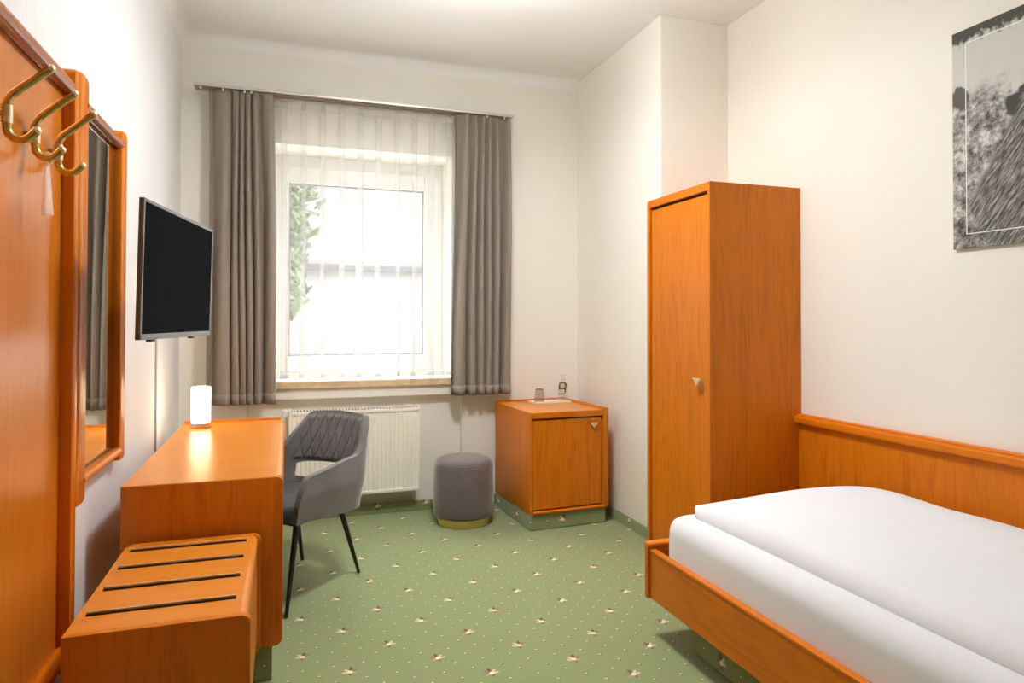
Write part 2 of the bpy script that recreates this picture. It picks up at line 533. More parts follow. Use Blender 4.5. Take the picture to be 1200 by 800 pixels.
obj('trunk', tube([(-.9, 12.2, -.3), (-.95, 12.2, 1.2), (-.85, 12.25, 3.0)], [.14, .11, .07]), plain('grey_bark', (.2, .16, .12), .9, noise=.3), tr, True)

# ------------------------------------------------------------------ curtain rail and curtains
rt = thing('curtain_rail', 'long slim metal curtain rail across the top of the window wall', 'curtain rail', (.49, 4.66, 2.82))
b = bmesh.new()
box(-.572, 1.557, 4.63, 4.73, 2.836, 2.843, .002, bm=b)
box(-.572, 1.557, 4.63, 4.636, 2.825, 2.840, .001, bm=b)
box(-.572, 1.557, 4.67, 4.676, 2.824, 2.842, .001, bm=b)
box(-.572, 1.557, 4.724, 4.73, 2.822, 2.842, .001, bm=b)
obj('rail', b, RODM, rt)
for x in (-.35, .5, 1.35):
    obj('bracket', box(x-.015, x+.015, 4.66, YB, 2.843, 2.853, .002), RODM, rt)
for x in (-.53, -.40, -.27, -.23, 1.49, 1.36):
    obj('glider', box(x-.006, x+.006, 4.636, 4.65, 2.808, 2.836, .002), WHITEP, rt)

def curtain(name, label, x0t, x1t, x0b, x1b, z0, z1, y, phases, seed):
    """hanging pleated cloth: fold phase list gives uneven pleats"""
    rr = random.Random(seed)
    n = len(phases)
    th = thing(name, label, 'curtain', ((x0b+x1b)/2, y, z0), group=None)
    xs = phases
    def fn(u, v):
        zz = z1 + (z0-z1)*v
        # map u over pleats with uneven widths
        s = u*(n)
        i = min(int(s), n-1); f = s-i
        acc = sum(xs[:i]) + xs[i]*f
        tot = sum(xs)
        q = acc/tot
        xl = x0t + (x0b-x0t)*v; xr = x1t + (x1b-x1t)*v
        amp = (.020+.018*min(1, v*2.5)) * (.6 + .7*((1-f)*xs[i]+f*xs[min(i+1, n-1)])/max(xs))
        yy = y + amp*math.sin(2*PI*s + .5*math.sin(3*v+seed)) + .006*math.sin(4*PI*s+v*5)
        xx = xl + (xr-xl)*q + .010*math.sin(2*PI*s+2.2)*min(1, .3+v) + .005*math.sin(5*v+s)
        if v < .04: yy = y + (yy-y)*(.55+.45*v/.04)
        return (xx, yy, zz)
    b = grid(n*14, 46, fn)
    o = obj('cloth', b, CURTAIN, th, True)
    m = o.modifiers.new('thick', 'SOLIDIFY'); m.thickness = .002
    # stitched hem
    b = grid(n*14, 2, lambda u, v: tuple(a + c for a, c in zip(fn(u, .965 + v*.034), (0, -.0035, 0))))
    h = obj('hem', b, CURTAIN, th, True)
    h.modifiers.new('thick', 'SOLIDIFY').thickness = .002
    return th
curtain('curtain', 'heavy grey-brown curtain hanging left of the window beside the television', -.485, -.095, -.488, -.072, .80, 2.822, 4.655, [2.1, .8, .6, .7, .8, 1.5], 2)
curtain('curtain', 'heavy grey-brown curtain hanging right of the window, above the cabinet', 1.118, 1.535, 1.10, 1.545, .815, 2.822, 4.655, [1.3, .9, .75, .7, .75, 1.2], 5)

st = thing('sheer_curtain', 'white see-through sheer curtain with pleats covering the window', 'sheer curtain', (.51, 4.70, .95))
path = []   # (x, y) path with z-folds
x = -.135; pitch = .1245; i = 0
rr = random.Random(4)
while x < 1.15:
    wv = .012*math.sin(i*1.7)
    path += [(x, 4.700+wv), (x+.045, 4.706), (x+pitch-.035, 4.699), (x+pitch, 4.692), (x+pitch-.022, 4.700), (x+pitch-.036, 4.708), (x+pitch-.012, 4.712)]
    x += pitch; i += 1
path = [p for p in path if p[0] < 1.165]
NP = len(path)
def sheerfn(u, v):
    s = u*(NP-1); i = min(int(s), NP-2); f = s-i; f = f*f*(3-2*f)
    px = path[i][0]*(1-f)+path[i+1][0]*f; py = path[i][1]*(1-f)+path[i+1][1]*f
    spread = min(1, v*1.3)
    k = i//7
    # further down the folds loosen and wander
    px += .010*spread*math.sin(k*2.1 + v*2.0) + .012*spread*math.sin(s*1.1)*((i % 7) > 3)
    py += .014*spread*math.sin(s*.9+k) + .004*math.sin(s*2.3)
    return (px, py, 2.80 + (.956-2.80)*v)
b = grid((NP-1)*4, 30, sheerfn)
obj('voile', b, SHEER, st, True)
b = grid((NP-1)*4, 1, lambda u, v: tuple(a+c for a, c in zip(sheerfn(u, v*.028), (0, -.002, 0))))
obj('heading_tape', b, SHEER, st, True)
b = grid((NP-1)*4, 1, lambda u, v: tuple(a+c for a, c in zip(sheerfn(u, .985+v*.014), (0, -.002, 0))))
obj('hem', b, SHEER, st, True)

# ------------------------------------------------------------------ radiator
rd = thing('radiator', 'cream ribbed panel radiator mounted low under the window', 'radiator', (.447, 4.68, .165))
RX0, RX1, RZ0, RZ1 = .012, .882, .165, .745
def radfn(u, v):
    x = RX0+.012+(RX1-RX0-.024)*u
    nr = 29
    f = (u*nr) % 1
    e = .006*(1 if .25 < f < .75 else 0)
    k = min(1, min(v, 1-v)/.035)
    return (x, 4.66 - e*k + .004, RZ0+.02+(RZ1-RZ0-.045)*v)
b = grid(29*8, 30, radfn)
box(RX0+.01, RX1-.01, 4.665, 4.70, RZ0+.02, RZ1-.02, bm=b)
box(RX0, RX1, 4.656, 4.672, RZ1-.03, RZ1-.008, .003, bm=b)
box(RX0, RX1, 4.656, 4.672, RZ0, RZ0+.022, .003, bm=b)
obj('ribbed_front', b, RADI, rd, 40)
for x in (RX0, RX1-.012):
    obj('side_panel', box(x, x+.012, 4.656, 4.775, RZ0, RZ1, .003), RADI, rd)
b = box(RX0+.01, RX1-.01, 4.668, 4.772, RZ1-.016, RZ1-.010)
obj('top_grille', b, RADG, rd)
b = bmesh.new()
for i in range(40):
    x = RX0+.02+(RX1-RX0-.05)*i/39
    box(x, x+.008, 4.675, 4.765, RZ1-.012, RZ1-.004, bm=b)
obj('top_slats', b, RADI, rd)
b = box(RX0+.012, RX1-.012, 4.745, 4.775, RZ0+.02, RZ1-.02)
obj('rear_plate', b, RADI, rd)
for x in (RX0+.12, RX1-.14):
    obj('wall_bracket', box(x, x+.03, 4.77, YB+.052, RZ0+.08, RZ1-.06), RADI, rd)
b = tube([(RX0+.01, 4.72, RZ1-.045), (RX0-.02, 4.72, RZ1-.045)], .012)
tube([(RX0-.022, 4.72, RZ1-.045), (RX0-.022, 4.72, .0)], .008, bm=b)
obj('pipe', b, RADI, rd, 40)
b = lathe([(.012, 0), (.021, .004), (.023, .02), (.021, .045), (.014, .052)], (RX0-.022, 4.70, RZ1-.045), 20)
obj('thermostat_knob', b, WHITEP, rd, 40)

# ------------------------------------------------------------------ coat panel on the left wall
cp = thing('coat_rack_panel', 'tall orange wooden wall panel carrying three brass coat hooks', 'coat rack', (XL, 1.6, .33))
obj('board', box(XL, -.634, .70, 2.31, .35, 2.04), W_PANEL, cp)
def stile(y0, y1, z0, z1, x1):
    r = .022
    pts = rrect(y0, y1, z0, z1, (r, r, r, r), 6)
    return prism(pts, 'x', XL, x1, .008)
obj('stile', stile(2.296, 2.346, .30, 2.092, -.600), W_EDGE, cp, 40)
obj('top_rail', tube([(-.622, .70, 2.035), (-.622, 2.315, 2.035)], .021, 20), W_RED, cp, 50)
obj('bottom_rail', tube([(-.622, .70, .365), (-.622, 2.315, .365)], .024, 20), W_EDGE_Y, cp, 50)

def hook(y, label):
    t = thing('coat_hook', label, 'coat hook', (-.634, y, 1.76), group='brass coat hooks')
    x0 = -.612
    up = [(x0, y, 1.795), (x0, y, 1.835), (x0+.003, y, 1.848), (x0+.012, y, 1.862), (x0+.085, y, 1.928)]
    obj('upper_prong', tube(up, .0095, 14), BRASS, t, 50)
    lo = [(x0, y, 1.80)]
    for i in range(0, 9):
        a = PI + (PI*.78)*i/8
        lo.append((x0+.026+.026*math.cos(a), y, 1.782+.026*math.sin(a)))
    e = lo[-1]; lo.append((e[0]+.012, y, e[2]+.014))
    obj('lower_prong', tube(lo, .0095, 14), BRASS, t, 50)
    obj('collar', tube([(x0, y, 1.792), (x0, y, 1.834)], .0110, 16), BRASS_P, t, 50)
    obj('mount', tube([(-.634, y, 1.815), (x0, y, 1.815)], .008, 12), BRASS, t, 50)
    for p, z in ((up[-1], 0), (lo[-1], 0)):
        b = bmesh.new(); bmesh.ops.create_uvsphere(b, u_segments=14, v_segments=8, radius=.0098)
        bmesh.ops.translate(b, vec=p, verts=b.verts)
        obj('end_cap', b, BRASS_P, t, True)
hook(1.822, 'brass coat hook nearest the left edge of the photo')
hook(2.005, 'middle one of the three brass coat hooks, with a clear strap on it')
hook(2.188, 'brass coat hook next to the mirror frame')
sp = thing('strap', 'clear plastic strap dangling from the middle brass coat hook', 'strap', (-.575, 2.005, 1.62))
b = bmesh.new()
prism([(-.588, 1.745), (-.580, 1.745), (-.570, 1.61), (-.598, 1.61)], 'y', 2.002, 2.0035, bm=b)
prism([(-.586, 1.745), (-.582, 1.745), (-.576, 1.62), (-.592, 1.62)], 'y', 2.007, 2.0085, bm=b)
tube([(-.584+.012*math.cos(a), 2.005, 1.755+.016*math.sin(a)) for a in [i*PI/6 for i in range(13)]], .0014, 6, bm=b)
obj('band', b, STRAP, sp)

# ------------------------------------------------------------------ wall mirror
mr = thing('wall_mirror', 'tall wall mirror in an orange wooden frame reflecting the curtain', 'mirror', (XL, 2.71, .78))
obj('frame_post', stile(2.392, 2.488, .762, 2.118, -.611), W_EDGE, mr, 40)
obj('frame_post', stile(2.960, 3.045, .795, 2.085, -.613), W_EDGE, mr, 40)
obj('top_rail', tube([(-.627, 2.47, 2.030), (-.627, 2.975, 2.030)], .019, 18), W_RED, mr, 50)
obj('bottom_rail', tube([(-.627, 2.47, .832), (-.627, 2.975, .832)], .019, 18), W_EDGE_Y, mr, 50)
obj('backing', box(XL, -.646, 2.48, 2.97, .84, 2.02), W_Z, mr)
obj('glass', box(-.646, -.638, 2.488, 2.962, .84, 2.02), MIRROR, mr)

# ------------------------------------------------------------------ television
A = Vector((-.480, 2.60, 0))*.89; B = Vector((-.343, 3.452, 0))*.89
d = (B-A); wtv = d.length; ang = math.atan2(d.y, d.x)
tv = thing('television', 'black flat television on a swivel arm on the left wall', 'television', (A.x, A.y, 1.5005), ang)
tilt = Matrix.Rotation(math.radians(1.2), 4, 'X')
def tvp(bm):  # local: x along width, y outward is -y (towards room), z up
    bmesh.ops.transform(bm, matrix=tilt, verts=bm.verts); return bm
hh = .220
b = box(0, wtv, -.0, .012, -hh, hh, .003)
box(.05, wtv-.03, .012, .03, -hh+.04, hh-.05, .006, bm=b)
obj('housing', tvp(b), TVF, tv, local=True)
obj('rear_bulge', tvp(box(.16, wtv-.08, .03, .05, -.15, .08, .01)), BLACKM, tv, local=True)
b = bmesh.new()
for a in [(0, wtv, -hh, -hh+.018), (0, wtv, hh-.011, hh), (0, .012, -hh, hh), (wtv-.012, wtv, -hh, hh)]:
    box(a[0], a[1], -.004, .002, a[2], a[3], .0015, bm=b)
obj('bezel', tvp(b), plain('tv_dark_trim', (.16, .16, .155), .35), tv, local=True)
obj('screen', tvp(box(.011, wtv-.011, -.0015, .003, -hh+.017, hh-.010)), TVS, tv, local=True)
for x in (.12, .55):
    obj('sensor_foot', tvp(box(x, x+.035, .004, .022, -hh-.008, -hh+.001, .002)), BLACKM, tv, local=True)
b = box(.50, .56, .05, .058, -.07, .07, .002)
tube([(.53, .055, 0), (.60, .12, 0), (.70, .178, 0)], .010, 10, bm=b)
box(.66, .72, .178, .186, -.05, .05, .002, bm=b)
obj('wall_arm', b, BLACKM, tv, local=True)
cb = tube([(XL+.006, 3.93, 1.50), (XL+.006, 3.93, .08)], .005, 8)
tag(obj('cable', cb, CABLE, None, True, loc=(XL+.006, 3.93, .08)), 'thin grey cable running down the wall below the television', 'cable')

# ------------------------------------------------------------------ desk
DX0, DX1, DY0, DY1, DZ, DB = -.551, -.0105, 2.675, 4.225, .757, .128
dk = thing('desk', 'long orange wooden desk with rounded edges against the left wall', 'desk', ((DX0+DX1)/2, (DY0+DY1)/2, 0))
obj('end_panel', prism(rrect(DX0, DX1, DB, DZ-.001, (0, .03, .022, 0)), 'y', DY0, DY0+.032, .003), W_Z, dk, 40)
obj('end_panel', prism(rrect(DX0, DX1, DB, DZ-.001, (0, .03, .022, 0)), 'y', DY1-.032, DY1, .003), W_Z, dk, 40)
obj('desk_top', prism(rrect(DX0, DX1, DZ-.040, DZ, (0, .008, .02, 0)), 'y', DY0+.032, DY1-.032), W_TOP, dk, 40)
obj('top_skin', prism([(DX0, DZ-.0015), (DX1-.018, DZ-.0015), (DX1-.022, DZ+.0005), (DX0, DZ+.0005)], 'y', DY0+.004, DY1-.02), W_TOP, dk)
obj('rear_lip', prism(rrect(DX0, DX1-.02, DZ, DZ+.012, (0, 0, .01, .006)), 'y', DY1-.022, DY1), W_EDGE, dk, 40)
obj('modesty_panel', box(DX0+.02, DX0+.04, DY0+.032, DY1-.032, .30, DZ-.04), W_Z, dk)
obj('drawer_box', box(DX0+.04, DX0+.36, DY0+.034, DY0+.40, DZ-.16, DZ-.041, .002), W_Z, dk)
for y0, y1 in ((DY0+.008, DY0+.20), (DY1-.20, DY1-.008)):
    obj('plinth', box(DX0, DX1-.036, y0, y1, 0, DB, .004), CARPET_P, dk)

# lamp on the desk
lp = thing('table_lamp', 'small glowing cylinder table lamp standing on the desk', 'lamp', (-.445, 4.03, DZ))
obj('lamp_base', lathe([(.044, 0), (.0485, .002), (.0485, .026), (.044, .028)], (-.445, 4.03, DZ+.0006), 36), NICKEL, lp, 40)
obj('lamp_shade', lathe([(.046, 0), (.0485, .003), (.0485, .188), (.046, .193)], (-.445, 4.03, DZ+.029), 36), LAMPG, lp, 40)
obj('switch', box(-.422, -.417, 3.984, 3.9845, DZ+.038, DZ+.044), BLACKM, lp)
def light(name, kind, loc, energy, color, **kw):
    L = bpy.data.lights.new(name, kind); L.energy = energy; L.color = color
    for k_, v_ in kw.items(): setattr(L, k_, v_)
    o = bpy.data.objects.new(name, L); COL.objects.link(o); o.location = loc
    return o

# ------------------------------------------------------------------ luggage bench
BX0, BX1, BY0, BY1, BZ, BB = -.520, -.0865, 1.915, 2.640, .566, .13
bn = thing('luggage_bench', 'low wooden luggage bench with four dark metal rails across its top', 'bench', ((BX0+BX1)/2, (BY0+BY1)/2, 0))
obj('end_panel', prism(rrect(BX0, BX1, BB-.11, BZ, (.0, .03, .024, .0)), 'y', BY0, BY0+.026, .003), W_Z, bn, 40)
obj('end_panel', prism(rrect(BX0, BX1, BB, BZ, (.0, .03, .024, .018)), 'y', BY1-.026, BY1, .003), W_Z, bn, 40)
obj('seat_top', prism(rrect(BX0, BX1-.010, BZ-.030, BZ-.002, (0, 0, .02, 0)), 'y', BY0+.026, BY1-.026), W_TOP, bn, 40)
obj('drop_front', box(BX1-.030, BX1-.012, BY0+.026, BY1-.026, BB+.05, BZ-.024, .004), W_Y, bn)
obj('lower_board', box(BX1-.055, BX1-.032, BY0+.03, BY1-.03, .01, BB+.06, .003), W_EDGE_Y, bn)
obj('back_board', box(BX0+.01, BX0+.028, BY0+.026, BY1-.026, .05, BZ-.03), W_Y, bn)
for y in (2.043, 2.218, 2.392, 2.56):
    r_ = obj('luggage_rail', box(BX0+.022, BX1-.045, y-.0045, y+.0035, BZ-.006, BZ+.0015, .0008), DARKSLOT, bn)
    obj('metal_strip', box(BX0+.022, BX1-.045, y+.0035, y+.0075, BZ-.004, BZ+.0065, .0008), BRASS_P, r_)

# ------------------------------------------------------------------ upholstered chair
ch = thing('armchair_dining', 'grey velvet armchair with quilted back and black legs, pushed under the desk', 'chair', (.045, 3.605, 0), math.radians(136.6))
ch.name = 'armchair'
def plan(s):
    """s in [-1,1]: rear centre is 0, front tips +-1; returns x, y at seat height"""
    sg = -1 if s < 0 else 1
    s = abs(s)
    hw, yb, yf, R = .262, -.255, .275, .105
    L1 = hw-R; L2 = R*PI/2; L3 = yf-(yb+R)
    d = s*(L1+L2+L3)
    if d < L1: x, y = d, yb - .012*(1-(d/L1)**2)
    elif d < L1+L2:
        a = (d-L1)/R
        x, y = L1+R*math.sin(a), yb+R-R*math.cos(a)
    else: x, y = hw, yb+R+(d-L1-L2)
    return sg*x, y
def lean(x, y, z, inset=0.0):
    w = max(0, min(1, (.10-y)/.34)); w = w*w*(3-2*w)
    h = max(0, z-.44)
    y2 = y - h*.24*w
    x2 = x*(1 - h*.36*w) * (1 + .12*max(0, min(1, (z-.38)/.15)) - .10)
    n = Vector((x, y-.02)); n.normalize()
    return Vector((x2 - n.x*inset, y2 - n.y*inset, z))
def sm(a, b, t):
    t = max(0, min(1, (t-a)/(b-a))); return t*t*(3-2*t)
def ztop(s):
    s = abs(s)
    z = .840 - .010*(s/.3 if s < .3 else 1)
    z -= .180*sm(.29, .47, s)
    z -= .030*sm(.46, .92, s)
    z -= .13*max(0, (s-.91)/.09)**2.5
    return z
def zbot(s):
    s = abs(s)
    return .375 + .035*sm(.4, 1, s)
HOLE = .305
def shellz(s, r):
    # rows: 0..4 lower band, 4..7 hole band, 7..16 upper band
    zt, zb = ztop(s), zbot(s)
    k = sm(.56, .28, abs(s))
    za = zb + (zt-zb)*.25; zc = zb+(zt-zb)*.45
    e = min(1, max(0, 1-(abs(s)/.37)**3))**.5
    ha, hc = .500-.025*e, .530+.035*e
    za = za*(1-k) + ha*k; zc = zc*(1-k) + hc*k
    if r <= 4: return zb + (za-zb)*r/4
    if r <= 7: return za + (zc-za)*(r-4)/3
    return zc + (zt-zc)*(r-7)/9
NS = 56
b = bmesh.new()
V = []
for i in range(NS+1):
    s = -1+2*i/NS
    V.append([b.verts.new(lean(*plan(s), shellz(s, r))) for r in range(17)])
for i in range(NS):
    sc_ = -1+2*(i+.5)/NS
    for r in range(16):
        if 4 <= r < 7 and abs(sc_) < HOLE: continue
        b.faces.new((V[i][r], V[i+1][r], V[i+1][r+1], V[i][r+1]))
sh = obj('shell', b, VELVET, ch, True, local=True)
m = sh.modifiers.new('thick', 'SOLIDIFY'); m.thickness = .034; m.offset = 0
m = sh.modifiers.new('bev', 'BEVEL'); m.width = .010; m.segments = 3; m.limit_method = 'ANGLE'; m.angle_limit = math.radians(50)
m = sh.modifiers.new('sub', 'SUBSURF'); m.levels = 1; m.render_levels = 1
# quilted inner back pad
def padfn(u, v):
    s = (-.50+u)*.74
    zt = ztop(s)-.012; zb_ = .575
    z = zb_ + (zt-zb_)*v
    x, y = plan(s)
    edge = min(1, min(u, 1-u)/.06)*min(1, min(v, 1-v)/.08); edge = max(0, edge)**.5
    arcx = s*1.45; h = z
    p1 = (arcx*7.5 + (h-.57)*6.0); p2 = (arcx*7.5 - (h-.57)*6.0)
    q1 = abs(math.sin(PI*p1)); q2 = abs(math.sin(PI*p2))
    puff = .010*min(1, q1*3.0)*min(1, q2*3.0)**.7
    return lean(x, y, z, .016 + edge*(.006+puff))
b = grid(150, 70, padfn)
obj('quilted_pad', b, VELVET, ch, True, local=True)
# seat cushion
def seatfn(u, v):
    a = 2*PI*u
    ex = 3.2
    c_, s_ = math.cos(a), math.sin(a)
    rx, ry = .225, .225
    q = (abs(c_)**ex + abs(s_)**ex)**(-1/ex)
    k = math.sin(min(1, v)*PI)  # v 0 bottom centre .. 1 top centre
    if v < .25: rad, z = v/.25*.94, .385
    elif v < .55:
        t = (v-.25)/.3*PI; rad, z = .94+.06*math.sin(t), .385+.04*(1-math.cos(t))
    else:
        t = (v-.55)/.45; rad, z = .94*(1-t), .465+.012*math.sin(t*PI/2)
    return (rx*q*c_*rad, .02+ry*q*s_*rad*1.06, z)
b = grid(48, 30, seatfn)
bmesh.ops.remove_doubles(b, verts=b.verts, dist=.0004)
obj('seat', b, VELVET_D, ch, True, local=True)
b = box(-.185, .185, -.19, .20, .372, .386, .003)
obj('underframe', b, BLACKM, ch, local=True)
for sx_, sy_, tx, ty in ((.240, .315, .165, .17), (-.240, .315, -.165, .17), (.215, -.290, .15, -.16), (-.190, -.270, -.15, -.16)):
    obj('leg', tube([(tx, ty, .378), (sx_, sy_, .004)], [.0155, .0085], 14), BLACKM, ch, 40, local=True)

# ------------------------------------------------------------------ round stool
sx_, sy_ = 1.125, 4.385
stl = thing('round_stool', 'round grey velvet stool with a gold band at its foot', 'stool', (sx_, sy_, 0))
obj('cushion', lathe([(.165, .052), (.190, .056), (.199, .075), (.204, .15), (.205, .25), (.203, .36), (.200, .385), (.195, .397), (.190, .402), (.188, .404), (.187, .408), (.178, .422), (.15, .432), (.08, .438), (.0, .439)], (sx_, sy_, 0), 64, cap=False), VELVET_S, stl, True)
obj('piping', tube([(sx_+.193*math.cos(2*PI*i/48), sy_+.193*math.sin(2*PI*i/48), .4005) for i in range(49)], .0035, 8), VELVET_S, stl, True)
obj('gold_band', lathe([(.160, 0), (.172, .001), (.172, .056), (.160, .057)], (sx_, sy_, 0), 64), GOLD, stl, 40)

# ------------------------------------------------------------------ minibar cabinet
mb = thing('minibar_cabinet', 'small wooden cabinet with triangular brass handle, on carpeted plinth in the corner', 'cabinet', (1.475, 4.045, 0), math.radians(3.2))
w_, d_, zb, zt = .562, .645, .102, .753
def mobj(n, b, m, s=False, parent=mb): return obj(n, b, m, parent, s, local=True)
mobj('side_panel', box(0, .018, 0, d_, zb, zt-.0, .003), W_Z)
mobj('side_panel', prism(rrect(w_-.036, w_, zb, zt+.014, (0, .02, .014, .006)), 'y', -.012, d_, .004), W_Z, 40)
mobj('cabinet_top', box(.018, w_-.036, 0, d_, zt-.020, zt, .002), W_TOP)
mobj('front_rail', box(.018, w_-.036, -.003, .016, zt-.040, zt-.001, .003), W_X)
mobj('rear_lip', box(0, w_-.036, d_-.02, d_, zt, zt+.012, .004), W_EDGE)
mobj('back_panel', box(.018, w_-.036, d_-.015, d_-.005, zb+.02, zt-.02), W_Z)
mobj('bottom_board', box(.004, w_-.01, 0, d_, zb, zb+.018, .002), W_Y)
mobj('bottom_rail', tube([(.018, -.004, zb+.012), (w_-.030, -.004, zb+.012)], .011, 12), W_EDGE, 50)
dr = mobj('door', box(.022, w_-.044, .006, .024, zb+.028, zt-.050, .002), W_Z)
b = prism([(-.030, .013), (.030, .013), (0, -.027)], 'y', -.014, -.007, .002)
bmesh.ops.translate(b, vec=(w_-.105, 0, zt-.095), verts=b.verts)
box(w_-.110, w_-.100, -.008, .007, zt-.100, zt-.090, bm=b)
o = obj('handle', b, BRASS_P, dr, local=True)
mobj('plinth', box(.002, w_-.012, .002, d_, 0, zb, .006), CARPET_P)

# tray, tumbler, bottle
MT = zt
ty = thing('tray', 'small cream tray on top of the corner cabinet', 'tray', (1.80, 4.53, MT), math.radians(3))
b = box(-.145, .145, -.062, .062, 0, .006, .003)
for a in [(-.145, .145, -.062, -.056), (-.145, .145, .056, .062), (-.145, -.139, -.062, .062), (.139, .145, -.062, .062)]:
    box(a[0], a[1], a[2], a[3], .003, .014, .002, bm=b)
obj('tray_body', b, TRAY, ty, local=True)
ty['label'] = 'small cream tray on the corner cabinet under the tumbler and bottle'
tm = thing('tumbler', 'upturned smoky drinking glass on the left side of the tray', 'glass', (1.722, 4.530, MT+.0068))
obj('bowl', lathe([(.036, 0), (.0375, .001), (.034, .05), (.028, .092), (.024, .096), (.0, .0965)], (0, 0, 0), 32, cap=False), SMOKE, tm, True, local=True)
obj('foot', lathe([(.0245, .0885), (.0255, .0955), (.018, .098), (0, .098)], (0, 0, 0), 32, cap=False), plain('thick_glass_foot', (.20, .17, .15), .15), tm, True, local=True)
bt = thing('bottle', 'small clear water bottle with dark label standing on the tray', 'bottle', (1.906, 4.528, MT+.0068))
obj('bottle_body', lathe([(.028, 0), (.031, .003), (.031, .105), (.027, .128), (.015, .150), (.0125, .160), (.0125, .178), (0, .179)], n=32, cap=False), CLEAR, bt, True, local=True)
bt.scale = (1.2, 1.2, 1.0)
obj('cap', lathe([(.0135, .176), (.014, .178), (.014, .194), (.012, .196), (0, .196)], n=24, cap=False), TRAY, bt, 40, local=True)
def labelpatch(a0, a1, z0, z1, r, shear=0):
    def fn(u, v):
        z = z0+(z1-z0)*v
        hw = math.sqrt(max(0, 1-(2*abs(v-.5)-.0)**6))
        a = (a0+a1)/2 + (u-.5)*(a1-a0)*hw + shear*(v-.5)
        return (r*math.cos(a), r*math.sin(a), z)
    return grid(14, 14, fn)
A0 = math.radians(-90-22-15)
obj('label', labelpatch(A0-.85, A0+.85, .050, .142, .0318, .35), LABELD, bt, True, local=True)
obj('seal', labelpatch(A0-.42+.12, A0+.42+.12, .098, .132, .0324), LABELG, bt, True, local=True)
obj('lower_label', labelpatch(A0-.72-.12, A0+.62-.12, .058, .090, .0324, .1), LABELW, bt, True, local=True)

# ------------------------------------------------------------------ wardrobe
wd = thing('wardrobe', 'tall narrow orange wooden wardrobe standing beside the foot of the bed', 'wardrobe', (2.3, 3.22, 0))
WX, WY0, WY1, WZ = 2.030, 2.915, 3.535, 2.055
obj('side_panel', box(WX, XR-.002, WY0, WY0+.018, 0, WZ, .0015), W_Z, wd)
obj('side_panel', box(WX-.004, XR-.002, WY1-.03, WY1, 0, WZ-.012, .003), W_Z, wd)
obj('top_panel', box(WX-.001, XR-.002, WY0+.018, WY1-.0, WZ-.045, WZ-.001, .002), W_X, wd)
obj('back_panel', box(XR-.014, XR-.004, WY0+.018, WY1-.03, .05, WZ-.045), W_Z, wd)
obj('interior_shadow', box(WX+.030, WX+.034, WY0+.018, WY1-.03, .02, WZ-.045), INTERIOR, wd)
obj('base_rail', box(WX+.006, WX+.026, WY0+.018, WY1-.03, 0, .05), W_Y, wd)
wdoor = obj('door', box(WX+.006, WX+.026, WY0+.020, WY1-.040, .052, WZ-.062, .0015), W_Z, wd)
b = prism([(-.040, .014), (.030, .014), (-.005, -.034)], 'x', -.028, -.022, .002)
tube([(-.022, -.005, -.002), (.006, -.005, -.002)], .007, 10, bm=b)
bmesh.ops.translate(b, vec=(WX, 3.000, 1.035), verts=b.verts)
obj('handle', b, BRASS_P, wdoor, 30)

# ------------------------------------------------------------------ headboard panelling
hb = thing('wall_headboard', 'long low wooden headboard panel on the right wall behind the bed', 'headboard', (XR, 1.9, 0))
obj('panel', box(XR-.022, XR-.002, .3, WY0-.002, .05, .815, .001), W_Z, hb)
b = prism(rrect(XR-.052, XR-.002, .803, .842, (.012, 0, 0, .010)), 'y', .3, WY0-.001)
prism(rrect(XR-.034, XR-.002, .842, .853, (0, 0, 0, .006)), 'y', .3, WY0-.001, bm=b)
obj('cap_rail', b, W_EDGE_Y, hb, 40)

# ------------------------------------------------------------------ bed
EX, EY0, EY1 = 1.472, .45, 2.545
bd = thing('bed', 'single bed frame of orange wood with a raised foot board', 'bed', (2.0, 1.5, 0))
rail = obj('side_rail', box(EX, EX+.024, EY0, EY1, .165, .366, .002), W_Y, bd)
obj('edge_strip', box(EX-.003, EX+.026, EY0, EY1-.004, .360, .372, .003), W_EDGE_Y, bd)
obj('footboard', box(EX-.012, 2.56, EY1, EY1+.026, .162, .385, .004), W_X, bd)
obj('footboard_cap', prism(rrect(EY1-.010, EY1+.034, .381, .399, (.008, .008, .008, .008)), 'x', EX-.012, 2.56, .006), W_EDGE, bd, 40)
obj('headboard', box(EX, 2.56, EY0-.03, EY0, .10, .75, .004), W_X, bd)
obj('wall_rail', box(2.535, 2.56, EY0, EY1, .165, .366, .002), W_Y, bd)
obj('slatted_base', box(EX+.03, 2.53, EY0+.01, EY1-.01, .185, .225, .004), W_Y, bd)
obj('plinth', box(1.562, 2.50, .60, 2.385, 0, .186, .02), CARPET_P, bd)

